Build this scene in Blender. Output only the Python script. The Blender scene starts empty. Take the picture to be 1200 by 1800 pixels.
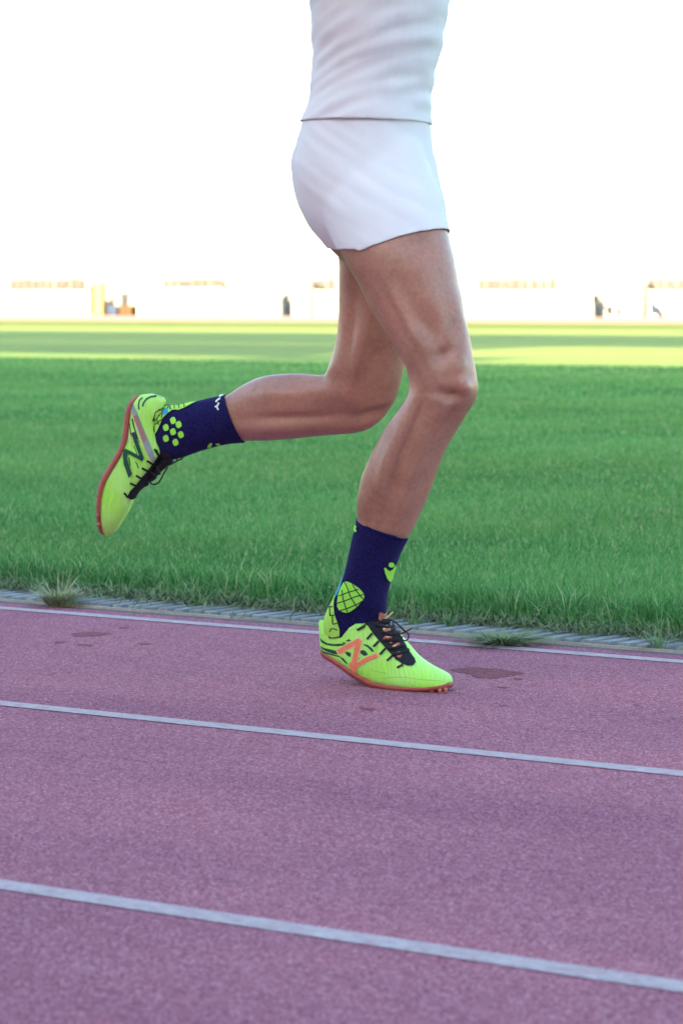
import bpy, bmesh, math, random
import numpy as np
from mathutils import Vector, Matrix
from mathutils.bvhtree import BVHTree
from mathutils.geometry import delaunay_2d_cdt
random.seed(7); RNG = np.random.default_rng(7)
C = bpy.context.scene.collection
scene = bpy.context.scene

# ------------------------------------------------------------------ camera
H, FPX = 0.74, 4500.0
PITCH = math.atan(370 / FPX)
cam_d = bpy.data.cameras.new('camera'); cam = bpy.data.objects.new('camera', cam_d); C.objects.link(cam)
cam.location = (0, 0, H); cam.rotation_euler = (math.pi/2 - PITCH, 0, 0)
cam_d.sensor_fit = 'VERTICAL'; cam_d.sensor_height = 54; cam_d.sensor_width = 36; cam_d.lens = 135
cam_d.clip_start = .1; cam_d.clip_end = 3000
cam_d.dof.use_dof = True; cam_d.dof.focus_distance = 4.88; cam_d.dof.aperture_fstop = 11.0; cam_d.dof.aperture_blades = 9
scene.camera = cam
scene.view_settings.view_transform = 'Standard'; scene.view_settings.look = 'None'
scene.view_settings.exposure = 3.25; scene.view_settings.gamma = 1

# directions of the place: T along the track (running direction), N across it away from the camera
T = Vector((.8540, -.5203, 0)).normalized(); N = Vector((-T.y, T.x, 0))
UP = Vector((0, 0, 1))
SUN_EL = math.radians(14)
world = bpy.data.worlds.new('World'); scene.world = world; world.use_nodes = True
nt = world.node_tree; bg = nt.nodes['Background']; sky = nt.nodes.new('ShaderNodeTexSky')
sky.sky_type = 'NISHITA'; sky.sun_disc = False; sky.sun_elevation = SUN_EL
sky.sun_rotation = math.atan2(-N.x, -N.y) % (2*math.pi)
sky.dust_density = 2.0; sky.ozone_density = 1.0; sky.air_density = 1.0
nt.links.new(sky.outputs[0], bg.inputs[0]); bg.inputs[1].default_value = .082
sl = bpy.data.lights.new('sun', 'SUN'); sl.energy = 3.5; sl.angle = math.radians(.5); sl.color = (1, .74, .42)
so = bpy.data.objects.new('sun', sl); C.objects.link(so)
so.rotation_euler = (N*math.cos(SUN_EL) - UP*math.sin(SUN_EL)).to_track_quat('-Z', 'Y').to_euler()

# ------------------------------------------------------------------ measuring helpers
CF = Vector((0, math.cos(PITCH), -math.sin(PITCH))); CU = Vector((0, math.sin(PITCH), math.cos(PITCH))); CR = Vector((1, 0, 0))
EYE = Vector((0, 0, H))
def ray(px, py): return (CF*FPX + CR*(px-600) - CU*(py-900)).normalized()
def gnd(px, py, z=0.0):
    r = ray(px, py); return EYE + r*((z-H)/r.z)
def on_plane(px, py, q, n):
    r = ray(px, py); return EYE + r*((q-EYE).dot(n)/r.dot(n))
Q0 = gnd(690, 1206)
def at(px, py, off=0.0): return on_plane(px, py, Q0 + N*off, N)     # point of the vertical running plane
def W(px, py): return gnd(px, py).dot(N)
def uw(u, w, z=0.0): return T*u + N*w + UP*z

# ------------------------------------------------------------------ object helpers
def link(o, parent=None):
    C.objects.link(o)
    if parent is not None: o.parent = parent
    return o
def mesh_obj(name, verts, faces, mat=None, parent=None, smooth=False):
    me = bpy.data.meshes.new(name)
    me.from_pydata([tuple(v) for v in verts], [], faces); me.update()
    o = bpy.data.objects.new(name, me)
    if mat: me.materials.append(mat)
    if smooth:
        for p in me.polygons: p.use_smooth = True
    return link(o, parent)
def tag(o, label=None, cat=None, group=None, kind=None):
    if label: o['label'] = label
    if cat: o['category'] = cat
    if group: o['group'] = group
    if kind: o['kind'] = kind
    return o
def bmobj(name, bm, mat, parent=None, smooth=False):
    me = bpy.data.meshes.new(name); bm.normal_update(); bm.to_mesh(me); bm.free()
    me.materials.append(mat)
    if smooth:
        for p in me.polygons: p.use_smooth = True
    return link(bpy.data.objects.new(name, me), parent)
def box(bm, u0, u1, w0, w1, z0, z1):
    vs = [bm.verts.new(uw(u, w, z)) for z in (z0, z1) for u, w in ((u0, w0), (u1, w0), (u1, w1), (u0, w1))]
    for f in ((3,2,1,0), (4,5,6,7), (0,1,5,4), (1,2,6,5), (2,3,7,6), (3,0,4,7)): bm.faces.new([vs[i] for i in f])

# ------------------------------------------------------------------ materials
def material(name, col=(.5,.5,.5), rough=.7, spec=.4):
    m = bpy.data.materials.new(name); m.use_nodes = True
    b = m.node_tree.nodes['Principled BSDF']
    b.inputs['Base Color'].default_value = (*col, 1); b.inputs['Roughness'].default_value = rough
    b.inputs['Specular IOR Level'].default_value = spec
    return m, m.node_tree, b
def nn(nt, t, **kw):
    n = nt.nodes.new(t)
    for k, v in kw.items():
        if k in n.inputs: n.inputs[k].default_value = v
        else: setattr(n, k, v)
    return n
def ramp(nt, src, stops):
    r = nt.nodes.new('ShaderNodeValToRGB'); e = r.color_ramp.elements
    while len(e) < len(stops): e.new(.5)
    for i, (p, c) in enumerate(stops): e[i].position = p; e[i].color = (*c, 1)
    nt.links.new(src, r.inputs[0]); return r.outputs[0]
def noise(nt, vec, scale, detail=4, rough=.6):
    n = nn(nt, 'ShaderNodeTexNoise', Scale=scale, Detail=detail, Roughness=rough)
    nt.links.new(vec, n.inputs['Vector']); return n.outputs['Fac']
def mix(nt, fac, a, b, mode='MIX'):
    m = nt.nodes.new('ShaderNodeMix'); m.data_type = 'RGBA'; m.blend_type = mode
    for s, i in ((fac, 0), (a, 6), (b, 7)):
        if isinstance(s, (int, float)): m.inputs[i].default_value = s
        elif isinstance(s, tuple): m.inputs[i].default_value = (*s, 1)
        else: nt.links.new(s, m.inputs[i])
    return m.outputs[2]
def bump(nt, b, h, strength=.3, dist=.01):
    n = nn(nt, 'ShaderNodeBump', Strength=strength, Distance=dist)
    nt.links.new(h, n.inputs['Height']); nt.links.new(n.outputs[0], b.inputs['Normal'])
def coords(nt): return nn(nt, 'ShaderNodeTexCoord').outputs['Object']
def simple(name, col, rough=.7, var=.12, scale=40, bumpd=.0, spec=.4):
    m, nt, b = material(name, col, rough, spec); c = coords(nt)
    n = noise(nt, c, scale)
    lo = tuple(x*(1-var) for x in col); hi = tuple(min(1, x*(1+var)) for x in col)
    nt.links.new(ramp(nt, n, [(.3, lo), (.7, hi)]), b.inputs['Base Color'])
    if bumpd: bump(nt, b, noise(nt, c, scale*4), .5, bumpd)
    return m
def track_dir_vec(nt, su, sw):          # coordinates stretched along the track
    c = coords(nt); mp = nn(nt, 'ShaderNodeMapping')
    mp.vector_type = 'TEXTURE'
    mp.inputs['Rotation'].default_value = (0, 0, math.atan2(T.y, T.x)); mp.inputs['Scale'].default_value = (su, sw, 1)
    nt.links.new(c, mp.inputs[0]); return mp.outputs[0]

def track_material():
    m, nt, b = material('track_rubber', rough=.95, spec=.08); c = coords(nt)
    g = nn(nt, 'ShaderNodeTexVoronoi', Scale=330.0); nt.links.new(c, g.inputs['Vector'])
    sep = nn(nt, 'ShaderNodeSeparateColor'); nt.links.new(g.outputs['Color'], sep.inputs[0])
    gr = ramp(nt, sep.outputs[0], [(0, (.21,.072,.102)), (.35, (.330,.122,.168)), (.75, (.41,.168,.215)), (1, (.56,.31,.37))])
    big = ramp(nt, noise(nt, track_dir_vec(nt, 2.5, 1), 2.2, 7, .65), [(.3, (.80,.77,.84)), (.5, (.98,.98,.98)), (.7, (1.14,1.08,1.04))])
    col = mix(nt, 1.0, gr, big, 'MULTIPLY')
    fine = ramp(nt, noise(nt, track_dir_vec(nt, 1, 3.2), 380, 3, .8), [(.3, (.80,.77,.78)), (.5, (1.0,1.0,1.0)), (.7, (1.22,1.25,1.26))])
    col = mix(nt, 1.0, col, fine, 'MULTIPLY')
    sv = track_dir_vec(nt, 2.2, .35)
    scuff = ramp(nt, noise(nt, sv, 13, 6, .7), [(.58, (0,0,0)), (.67, (1,1,1))])
    s2 = nn(nt, 'ShaderNodeMath', operation='MULTIPLY'); nt.links.new(scuff, s2.inputs[0]); s2.inputs[1].default_value = .34
    col = mix(nt, s2.outputs[0], col, (.13,.05,.065))
    nt.links.new(col, b.inputs['Base Color'])
    bump(nt, b, g.outputs['Distance'], .55, .002)
    return m
def line_material():
    m, nt, b = material('line_paint', rough=.95, spec=.06); c = coords(nt)
    g = nn(nt, 'ShaderNodeTexVoronoi', Scale=330.0); nt.links.new(c, g.inputs['Vector'])
    sep = nn(nt, 'ShaderNodeSeparateColor'); nt.links.new(g.outputs['Color'], sep.inputs[0])
    gr = ramp(nt, sep.outputs[0], [(0, (.42,.37,.38)), (.6, (.56,.51,.51)), (1, (.70,.66,.66))])
    wear = ramp(nt, noise(nt, track_dir_vec(nt, 1, 3.0), 200, 4, .85), [(.34, (0,0,0)), (.56, (1,1,1))])
    nt.links.new(mix(nt, wear, (.34,.19,.23), gr), b.inputs['Base Color'])
    bump(nt, b, g.outputs['Distance'], .5, .002)
    return m
def grass_ground_material():
    m, nt, b = material('turf', rough=.95, spec=.08); c = coords(nt)
    # coarse clumps, fine fibres, and mown bands across the field
    a = noise(nt, c, 26, 6, .75)
    col = ramp(nt, a, [(.32, (.060,.210,.045)), (.52, (.125,.350,.085)), (.70, (.20,.46,.125))])
    sv = track_dir_vec(nt, 9, 1.2)
    bands = ramp(nt, noise(nt, sv, .55, 4, .6), [(.35, (.80,.86,.78)), (.65, (1.22,1.10,1.10))])
    col = mix(nt, 1.0, col, bands, 'MULTIPLY')
    dry = ramp(nt, noise(nt, sv, .9, 6, .7), [(.55, (0,0,0)), (.75, (1,1,1))])
    dm = nn(nt, 'ShaderNodeMath', operation='MULTIPLY'); nt.links.new(dry, dm.inputs[0]); dm.inputs[1].default_value = .35
    col = mix(nt, dm.outputs[0], col, (.16,.19,.07))
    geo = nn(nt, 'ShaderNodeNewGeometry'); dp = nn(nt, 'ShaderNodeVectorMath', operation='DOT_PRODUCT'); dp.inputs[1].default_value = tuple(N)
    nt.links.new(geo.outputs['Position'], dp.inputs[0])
    mr = nn(nt, 'ShaderNodeMapRange'); nt.links.new(dp.outputs['Value'], mr.inputs[0]); mr.inputs[1].default_value = 16; mr.inputs[2].default_value = 32; mr.inputs[4].default_value = .60  # far grass yellowed with distance, sunlit warmth put into its colour
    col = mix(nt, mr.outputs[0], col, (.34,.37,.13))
    shade_band = nn(nt, 'ShaderNodeMapRange'); shade_band.inputs[1].default_value = W(300,575); shade_band.inputs[2].default_value = W(300,572)  # dark band: a strip of shade on the far field put into the grass colour
    nt.links.new(dp.outputs['Value'], shade_band.inputs[0]); shade_band2 = nn(nt, 'ShaderNodeMapRange'); shade_band2.inputs[1].default_value = W(300,566); shade_band2.inputs[2].default_value = W(300,569)
    nt.links.new(dp.outputs['Value'], shade_band2.inputs[0]); lm = nn(nt, 'ShaderNodeMath', operation='MULTIPLY'); nt.links.new(shade_band.outputs[0], lm.inputs[0]); nt.links.new(shade_band2.outputs[0], lm.inputs[1])
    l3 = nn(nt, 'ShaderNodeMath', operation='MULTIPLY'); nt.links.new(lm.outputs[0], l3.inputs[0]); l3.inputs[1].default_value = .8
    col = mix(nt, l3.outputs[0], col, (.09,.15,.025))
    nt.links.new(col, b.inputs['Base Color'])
    bump(nt, b, a, .8, .03)
    return m
def blade_material():
    m, nt, b = material('grass_blade', rough=.55, spec=.3)
    at_ = nn(nt, 'ShaderNodeAttribute', attribute_name='tint'); at_.attribute_type = 'GEOMETRY'
    nt.links.new(at_.outputs['Color'], b.inputs['Base Color'])
    tr = nn(nt, 'ShaderNodeBsdfTranslucent'); nt.links.new(at_.outputs['Color'], tr.inputs[0])
    mx = nn(nt, 'ShaderNodeMixShader', Fac=.3); out = nt.nodes['Material Output']
    nt.links.new(b.outputs[0], mx.inputs[1]); nt.links.new(tr.outputs[0], mx.inputs[2]); nt.links.new(mx.outputs[0], out.inputs[0])
    return m
def skin_material():
    m, nt, b = material('skin', rough=.42, spec=.6); c = coords(nt)
    n1 = noise(nt, c, 9, 5, .6); n2 = noise(nt, c, 120, 4, .7)
    col = ramp(nt, n1, [(.3, (.35,.158,.102)), (.5, (.47,.240,.165)), (.72, (.53,.250,.175))])
    f = ramp(nt, n2, [(.3, (.84,.80,.78)), (.6, (1.04,1.04,1.04))])
    nt.links.new(mix(nt, 1.0, col, f, 'MULTIPLY'), b.inputs['Base Color'])
    b.inputs['Subsurface Weight'].default_value = .12; b.inputs['Subsurface Radius'].default_value = (.8, .3, .15); b.inputs['Subsurface Scale'].default_value = .012
    nt.links.new(ramp(nt, noise(nt, c, 30, 4), [(.3, (.30,)*3), (.7, (.46,)*3)]), b.inputs['Roughness'])
    bump(nt, b, noise(nt, c, 420, 4, .7), .15, .0012)
    return m
def sock_material():
    m, nt, b = material('sock_knit', rough=.9, spec=.2); c = coords(nt)
    v = nn(nt, 'ShaderNodeTexVoronoi', Scale=150.0, feature='DISTANCE_TO_EDGE'); nt.links.new(c, v.inputs['Vector'])
    w = noise(nt, c, 600, 2)
    col = ramp(nt, v.outputs['Distance'], [(0, (.005,.004,.035)), (.12, (.012,.009,.095)), (1, (.017,.012,.135))])
    col = mix(nt, 1.0, col, ramp(nt, w, [(.3, (.7,.7,.7)), (.7, (1.25,1.25,1.25))]), 'MULTIPLY')
    nt.links.new(col, b.inputs['Base Color'])
    b.inputs['Sheen Weight'].default_value = .10; b.inputs['Sheen Tint'].default_value = (.35, .35, .8, 1)
    n1 = nn(nt, 'ShaderNodeBump', Strength=.6, Distance=.004); nt.links.new(noise(nt, c, 38, 3, .5), n1.inputs['Height'])
    wv = nn(nt, 'ShaderNodeTexWave', Scale=260.0, Distortion=1.5); wv.bands_direction = 'X'; nt.links.new(c, wv.inputs['Vector'])
    n2 = nn(nt, 'ShaderNodeBump', Strength=.3, Distance=.0012); nt.links.new(wv.outputs['Fac'], n2.inputs['Height']); nt.links.new(n1.outputs[0], n2.inputs['Normal'])
    nt.links.new(n2.outputs[0], b.inputs['Normal'])
    return m
def mesh_fabric(name, a, bcol, scale=700):
    m, nt, b = material(name, rough=.5, spec=.4); c = coords(nt)
    v = nn(nt, 'ShaderNodeTexVoronoi', Scale=float(scale)); nt.links.new(c, v.inputs['Vector'])
    n = noise(nt, c, 14, 4)
    f = ramp(nt, n, [(.35, a), (.65, bcol)])
    nt.links.new(f, b.inputs['Base Color'])
    wv = nn(nt, 'ShaderNodeTexWave', Scale=38.0, Distortion=9.0, Detail=2.0); wv.inputs['Detail Scale'].default_value = .6; nt.links.new(c, wv.inputs['Vector'])
    n1 = nn(nt, 'ShaderNodeBump', Strength=.35, Distance=.0018); nt.links.new(wv.outputs['Fac'], n1.inputs['Height'])
    n2 = nn(nt, 'ShaderNodeBump', Strength=.25, Distance=.0006); nt.links.new(v.outputs['Distance'], n2.inputs['Height']); nt.links.new(n1.outputs[0], n2.inputs['Normal'])
    nt.links.new(n2.outputs[0], b.inputs['Normal'])
    return m
def concrete(name, lo, hi, scale=6):
    m, nt, b = material(name, rough=.9, spec=.2); c = coords(nt)
    col = mix(nt, 1.0, ramp(nt, noise(nt, c, scale, 8, .7), [(.3, lo), (.7, hi)]), ramp(nt, noise(nt, c, scale*25, 4, .7), [(.3, (.75,)*3), (.7, (1.15,)*3)]), 'MULTIPLY')
    nt.links.new(col, b.inputs['Base Color']); bump(nt, b, noise(nt, c, scale*30, 5, .7), .5, .003)
    return m
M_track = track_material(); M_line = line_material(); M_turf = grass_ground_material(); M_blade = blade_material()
M_skin = skin_material(); M_sock = sock_material()
M_neon = mesh_fabric('neon_upper', (.43,.98,.11), (.52,1.0,.24))
M_neonflat = simple('neon_print', (.36,.90,.08), .7, .06, 200)
M_heel = simple('neon_heel_lining', (.44,.88,.12), .8, .08, 200)
M_coral = simple('coral_print', (.95,.26,.13), .4, .08, 120)
M_coralpale = simple('pale_print_edge', (.95,.62,.30), .5, .05, 120)
M_darkgreen = simple('dark_green_print', (.012,.075,.055), .5, .1, 100)
M_grey = simple('grey_print', (.28,.40,.38), .5, .1, 100)
M_rose = simple('rose_print', (.40,.22,.19), .5, .12, 500)
M_black = simple('black_lace', (.008,.008,.012), .6, .3, 300, .0005)
M_tongue = simple('tongue_fabric', (.010,.012,.022), .8, .3, 200)
M_tonguepatch = simple('tongue_patch', (.50,.19,.13), .8, .35, 160)
M_sole = simple('orange_rubber_sole', (.42,.090,.065), .5, .12, 60, .0005)
M_spike = simple('spike_rubber', (.52,.15,.10), .4, .1, 60)
M_cyan = simple('cyan_print', (.03,.40,.62), .6, .05, 100)
M_white = simple('white_print', (.75,.85,.80), .6, .05, 100)
M_cloth = simple('white_cloth', (.86,.86,.86), .85, .02, 300, .0004)
M_drain = concrete('drain_concrete', (.26,.30,.31), (.42,.46,.47), 9)
M_grate = concrete('grate_slats', (.24,.28,.30), (.44,.50,.52), 22)
M_gap = simple('drain_dark', (.05,.055,.06), .9, .3, 30)
M_asphalt = concrete('kerb_asphalt', (.10,.095,.11), (.17,.155,.175), 12)
M_stand = concrete('stand_concrete', (.20,.20,.20), (.32,.315,.31), .5)
M_board = simple('white_board', (.50,.50,.50), .5, .05, .7)
M_seatgrey = simple('grey_bench', (.045,.050,.052), .6, .25, 1.2)
M_yellow = simple('yellow_paint', (.42,.27,.09), .6, .1, 2)
M_blue = simple('blue_vinyl', (.015,.035,.09), .6, .15, 3)
M_brown = simple('brown_wood', (.07,.04,.015), .7, .2, 3)
M_metal = simple('grey_metal', (.07,.073,.075), .5, .1, 3)
M_hair = simple('dark_hair', (.02,.014,.01), .6, .3, 80)

# ------------------------------------------------------------------ ground, track, lines, drain
def strip(name, w0, w1, z, mat, u0=-260, u1=120, seg=1, parent=None):
    vs = []; fs = []
    for i in range(seg+1):
        u = u0 + (u1-u0)*i/seg
        vs += [uw(u, w0, z), uw(u, w1, z)]
    for i in range(seg): fs.append((2*i, 2*i+2, 2*i+3, 2*i+1))
    return mesh_obj(name, vs, fs, mat, parent)
W_L1 = (W(0,1069)+W(1200,1166)+W(600,1114))/3
W_L2 = (W(0,1237)+W(600,1298))/2
LANE = W_L1 - W_L2
W_GR = W_L1 + .30                     # where the turf starts
W_FAR0, W_FAR1 = W(600,567), W(600,556.5)
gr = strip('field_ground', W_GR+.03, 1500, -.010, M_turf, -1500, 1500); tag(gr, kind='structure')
gb = strip('outer_ground', -400, -8.6, -.012, M_asphalt, -1500, 1500); tag(gb, kind='structure')
tr = strip('running_track', -8.6, W_L1+.085, 0, M_track, -300, 300); tag(tr, kind='structure')
tag(strip('kerb_strip', W_L1+.085, W_L1+.14, -.004, M_asphalt, -300, 300), kind='structure')
tag(strip('drain_bed', W_L1+.14, W_GR+.05, -.030, M_gap, -300, 300), kind='structure')
for k in (0, 1, 2, 3):
    wl = W_L1 - k*LANE
    tag(strip('lane_line', wl-.022, wl+.022, .0012, M_line, -200, 60), kind='structure')
tag(strip('far_track', W_FAR0, W_FAR1, .01, simple('far_rubber_sunlit', (.50,.24,.19), .9, .1, 3), -300, 300), kind='structure')  # same rubber as the near track, sunlit paleness put into its colour

# worn damp patch in the rubber, irregular outline
def flat_patch(name, pts, z, mat):
    vs = [gnd(x, y, z) for x, y in pts]
    return mesh_obj(name, vs, [tuple(range(len(vs)))[::-1]], mat)
m_, nt_, b_ = material('worn_rubber', rough=.95, spec=.06); c_ = coords(nt_)
g_ = nn(nt_, 'ShaderNodeTexVoronoi', Scale=330.0); nt_.links.new(c_, g_.inputs['Vector'])
sp_ = nn(nt_, 'ShaderNodeSeparateColor'); nt_.links.new(g_.outputs['Color'], sp_.inputs[0])
nt_.links.new(ramp(nt_, sp_.outputs[0], [(0, (.14,.046,.060)), (.6, (.23,.080,.100)), (1, (.34,.14,.165))]), b_.inputs['Base Color'])
bump(nt_, b_, g_.outputs['Distance'], .5, .002); M_worn = m_
M_worn2 = simple('faint_wear', (.25,.085,.105), .95, .35, 150, 0, .06)
def ragged(pts, amp, seed):
    r = random.Random(seed); out = []
    n = len(pts)
    for i in range(n):
        a, b = pts[i], pts[(i+1) % n]
        for k in range(6):
            t = k/6; out.append((a[0]+(b[0]-a[0])*t + r.uniform(-amp, amp)*2, a[1]+(b[1]-a[1])*t + r.uniform(-amp, amp)*.5))
    return out
patches = [
 [(790,1176),(830,1172),(880,1176),(905,1180),(926,1184),(898,1188),(870,1192),(838,1192),(822,1184),(795,1180)],
 [(900,1191),(922,1193),(918,1195),(901,1194)], [(870,1206),(896,1208),(890,1210),(874,1209)],
 [(125,1113),(160,1110),(200,1113),(170,1118),(130,1119)], [(95,1128),(120,1126),(112,1131),(97,1132)],
 [(130,1131),(165,1133),(160,1136),(138,1135)], [(243,1130),(268,1131),(262,1133),(246,1133)],
 [(876,1239),(896,1240),(890,1242),(879,1242)], [(1110,1238),(1124,1239),(1120,1242),(1112,1241)],
 [(630,1242),(665,1246),(650,1250),(634,1247)],[(208,1102),(228,1103),(221,1105),(210,1104)]]
for i, p in enumerate(patches):
    tag(flat_patch('worn_patch', ragged(p, .5, i), .0006, M_worn if i in (0, 1, 2) else M_worn2), kind='structure')

# drain: concrete channel with a slotted grate; one long thing of three pieces
def curb_drain():
    root = bpy.data.objects.new('drain_channel', None); link(root)
    tag(root, 'slotted grey drain channel running between the white inner line and the grass', 'drain')
    w0, w1 = W_L1+.145, W_L1+.30
    for a, b, zt in ((w0, w0+.010, .001), (w1-.018, w1, .006)):
        bm = bmesh.new(); box(bm, -14, 8, a, b, -.03, zt); bmobj('channel_edge', bm, M_drain, root)
    bm = bmesh.new(); u = -14
    while u < 8:
        # slanted bars as in the photograph
        a = [uw(u, w0+.020, .006), uw(u+.024, w0+.020, .006), uw(u+.060, w1-.02, .008), uw(u+.036, w1-.02, .008)]
        b = [p-UP*.025 for p in a]
        v = [bm.verts.new(p) for p in a+b]
        for f in ((0,1,2,3), (7,6,5,4), (0,4,5,1), (1,5,6,2), (2,6,7,3), (3,7,4,0)): bm.faces.new([v[i] for i in f])
        u += .045
    bmobj('grate', bm, M_grate, root)
curb_drain()

# ------------------------------------------------------------------ grass
def patchnoise(x, y):
    s = np.zeros_like(x)
    for k, (fx, fy, ph) in enumerate(((1.7,.9,.3),(-.8,2.1,1.9),(3.3,-2.6,4.1),(5.9,4.2,2.2),(.35,.5,.7),(9.1,-7.3,5.5))):
        s += np.sin(x*fx+y*fy+ph)/(1+.35*k)
    return s/2.6
def grass_zone(w0, w1, dens, umarg, h0, h1, bw, edge=False):
    # u range seen at this distance plus a margin either side
    us = [on.dot(T) for on in (gnd(0, 1), ) ] if False else None
    def urange(w):
        # a ground point with N-coordinate w straight along left / right frame edges
        out = []
        for sx in (-600/FPX, 600/FPX):
            d = Vector((sx, 1, 0)); k = w/d.dot(N); out.append((d*k).dot(T))
        return out
    lo = min(urange(w0)[0], urange(w1)[0])-umarg; hi = max(urange(w0)[1], urange(w1)[1])+umarg
    n = int((w1-w0)*(hi-lo)*dens)
    u = RNG.uniform(lo, hi, n); w = RNG.uniform(w0, w1, n)
    # keep only points within the widened view wedge
    x = T.x*u+N.x*w; y = T.y*u+N.y*w
    keep = np.abs(x) < (.134*y + umarg); u, w, x, y = u[keep], w[keep], x[keep], y[keep]; n = len(u)
    pn = patchnoise(x, y)
    hh = RNG.uniform(h0, h1, n)*(1+.22*pn)
    if edge: hh *= 1 + .5*np.clip(RNG.normal(0, 1, n), -1, 2.2)*.5
    ang = RNG.uniform(0, 2*np.pi, n); lean = RNG.uniform(.15, 1.0, n)
    la = RNG.uniform(0, 2*np.pi, n)
    bwid = bw*RNG.uniform(.7, 1.3, n)
    return u, w, x, y, hh, ang, lean, la, bwid, pn
def blades(name, zones, base_z=-.005):
    arrs = [np.concatenate([z[i] for z in zones]) for i in range(10)]
    u, w, x, y, hh, ang, lean, la, bw, pn = arrs; n = len(x)
    dx, dy = np.cos(ang)*bw/2, np.sin(ang)*bw/2
    lx, ly = np.cos(la)*lean*hh, np.sin(la)*lean*hh
    zt = hh*np.sqrt(np.clip(1-(lean*.8)**2, .1, 1))
    z0 = np.full(n, base_z) + (np.clip((w-W_GR)*.35, 0, .03))
    V = np.empty((n, 5, 3), np.float32)
    V[:,0] = np.stack([x-dx, y-dy, z0], 1); V[:,1] = np.stack([x+dx, y+dy, z0], 1)
    mx, my, mz = x+lx*.35, y+ly*.35, z0+zt*.62
    V[:,2] = np.stack([mx+dx*.8, my+dy*.8, mz], 1); V[:,3] = np.stack([mx-dx*.8, my-dy*.8, mz], 1)
    V[:,4] = np.stack([x+lx, y+ly, z0+zt], 1)
    me = bpy.data.meshes.new(name); me.vertices.add(n*5); me.vertices.foreach_set('co', V.ravel())
    base = (np.arange(n)*5)[:, None]
    loops = np.concatenate([base+np.array([[0,1,2,3]]), base+np.array([[3,2,4]])], 1).ravel()
    me.loops.add(n*7); me.loops.foreach_set('vertex_index', loops.astype(np.int32))
    me.polygons.add(n*2)
    st = np.stack([np.arange(n)*7, np.arange(n)*7+4], 1).ravel()
    me.polygons.foreach_set('loop_start', st.astype(np.int32)); 
    me.update(calc_edges=True)
    c = np.empty((n, 4), np.float32); r = RNG.uniform(0, 1, n); r2 = RNG.uniform(0, 1, n)
    g1 = np.array([.045,.200,.048]); g2 = np.array([.205,.500,.150]); g3 = np.array([.40,.52,.24]); g4 = np.array([.030,.10,.030])
    t = np.clip(r*.9+pn*.25+.05, 0, 1.2)[:, None]
    col = g1*(1-t)+g2*t
    warm = np.clip(.5+.9*patchnoise(x*.45+3, y*.9), 0, 1)*np.clip(r2*1.3, 0, 1)
    col = col*(1-.45*warm[:, None]) + np.array([.27,.44,.12])*.45*warm[:, None]
    col = np.where((r2 > .90)[:, None], g3*(.8+.4*r[:, None]), col)
    c[:, :3] = col; c[:, 3] = 1
    a = me.color_attributes.new('tint', 'FLOAT_COLOR', 'POINT')
    a.data.foreach_set('color', np.repeat(c, 5, axis=0).ravel())
    me.materials.append(M_blade)
    o = bpy.data.objects.new(name, me); link(o); return o
g_near = W_GR
zones = [grass_zone(g_near, g_near+.22, 22000, .5, .035, .068, .0036, True),
         grass_zone(g_near+.15, g_near+1.2, 17000, .5, .022, .040, .0030),
         grass_zone(g_near+1.2, g_near+3.2, 11000, .6, .020, .036, .0034),
         grass_zone(g_near+3.2, g_near+7, 6000, .8, .020, .034, .0048),
         grass_zone(g_near+7, g_near+12, 2800, 1.0, .020, .034, .0080),
         grass_zone(g_near+12, g_near+17, 1300, 1.0, .018, .030, .012), grass_zone(g_near+17, g_near+20.5, 420, 1.0, .016, .028, .017)]
tag(blades('grass', zones), 'short green turf grass covering the infield beside the track', 'grass', kind='stuff')

# tufts on and beside the drain, each one a thing
M_tuft = simple('tuft_blade', (.17,.32,.13), .6, .35, 30)
M_tuftpale = simple('pale_tuft_blade', (.36,.42,.24), .6, .35, 30)
M_thatch = simple('dry_thatch', (.20,.27,.13), .8, .35, 30)
def tuft(name, p, n, h, spread, mat, seed, label, wid=.004, cat='grass tuft', group=None, tall=0):
    r = random.Random(seed); vs, fs = [], []
    for i in range(n):
        a = r.uniform(0, 2*math.pi); hh = h*r.uniform(.45, 1); ln = r.uniform(.15, 1)*spread
        if i < tall: hh = h*r.uniform(1.5, 2.1); ln *= .8
        r0 = r.uniform(0, spread*.35); b0 = Vector((math.cos(a)*r0, math.sin(a)*r0, 0))
        d = Vector((math.cos(a+r.uniform(-.5,.5)), math.sin(a+r.uniform(-.5,.5)), 0)); s = Vector((-d.y, d.x, 0))*wid*r.uniform(.3,.6)
        if r.random() < .5: s = Vector((r.uniform(-1,1), r.uniform(-1,1), 0)).normalized()*s.length
        k = len(vs); drop = r.uniform(0, .5)
        for j, t in enumerate((0, .3, .6, .85)):
            q = b0 + d*ln*t**1.5 + UP*hh*(t - drop*t**3)
            f = (1, .95, .7, .4)[j]; vs += [p+q-s*f, p+q+s*f]
        vs.append(p + b0 + d*ln + UP*hh*(1-drop))
        fs += [(k,k+1,k+3,k+2), (k+2,k+3,k+5,k+4), (k+4,k+5,k+7,k+6), (k+6,k+7,k+8)]
    me_o = mesh_obj(name, [v-p for v in vs], fs, mat); me_o.location = p
    tag(me_o, label, cat, group); return me_o
tuft('grass_tuft', gnd(106,1064), 420, .055, .085, M_tuftpale, 1, 'pale bushy grass tuft growing over the drain at the far left', tall=16)
tuft('grass_tuft', gnd(350,1068), 40, .075, .06, M_tuft, 2, 'green spiky grass tuft leaning over the drain left of the planted shoe', tall=2)
tuft('grass_tuft', gnd(525,1075), 45, .06, .05, M_tuft, 3, 'small grass tuft at the turf edge just behind the planted heel', tall=2)
tuft('grass_tuft', gnd(727,1102), 26, .05, .04, M_tuft, 4, 'grass tuft with two long pale blades just beyond the shoelace bow', tall=3)
tuft('grass_tuft', gnd(790,1104), 30, .05, .05, M_tuft, 5, 'low grass tuft beside the drain right of the planted shoe', tall=2)
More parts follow.
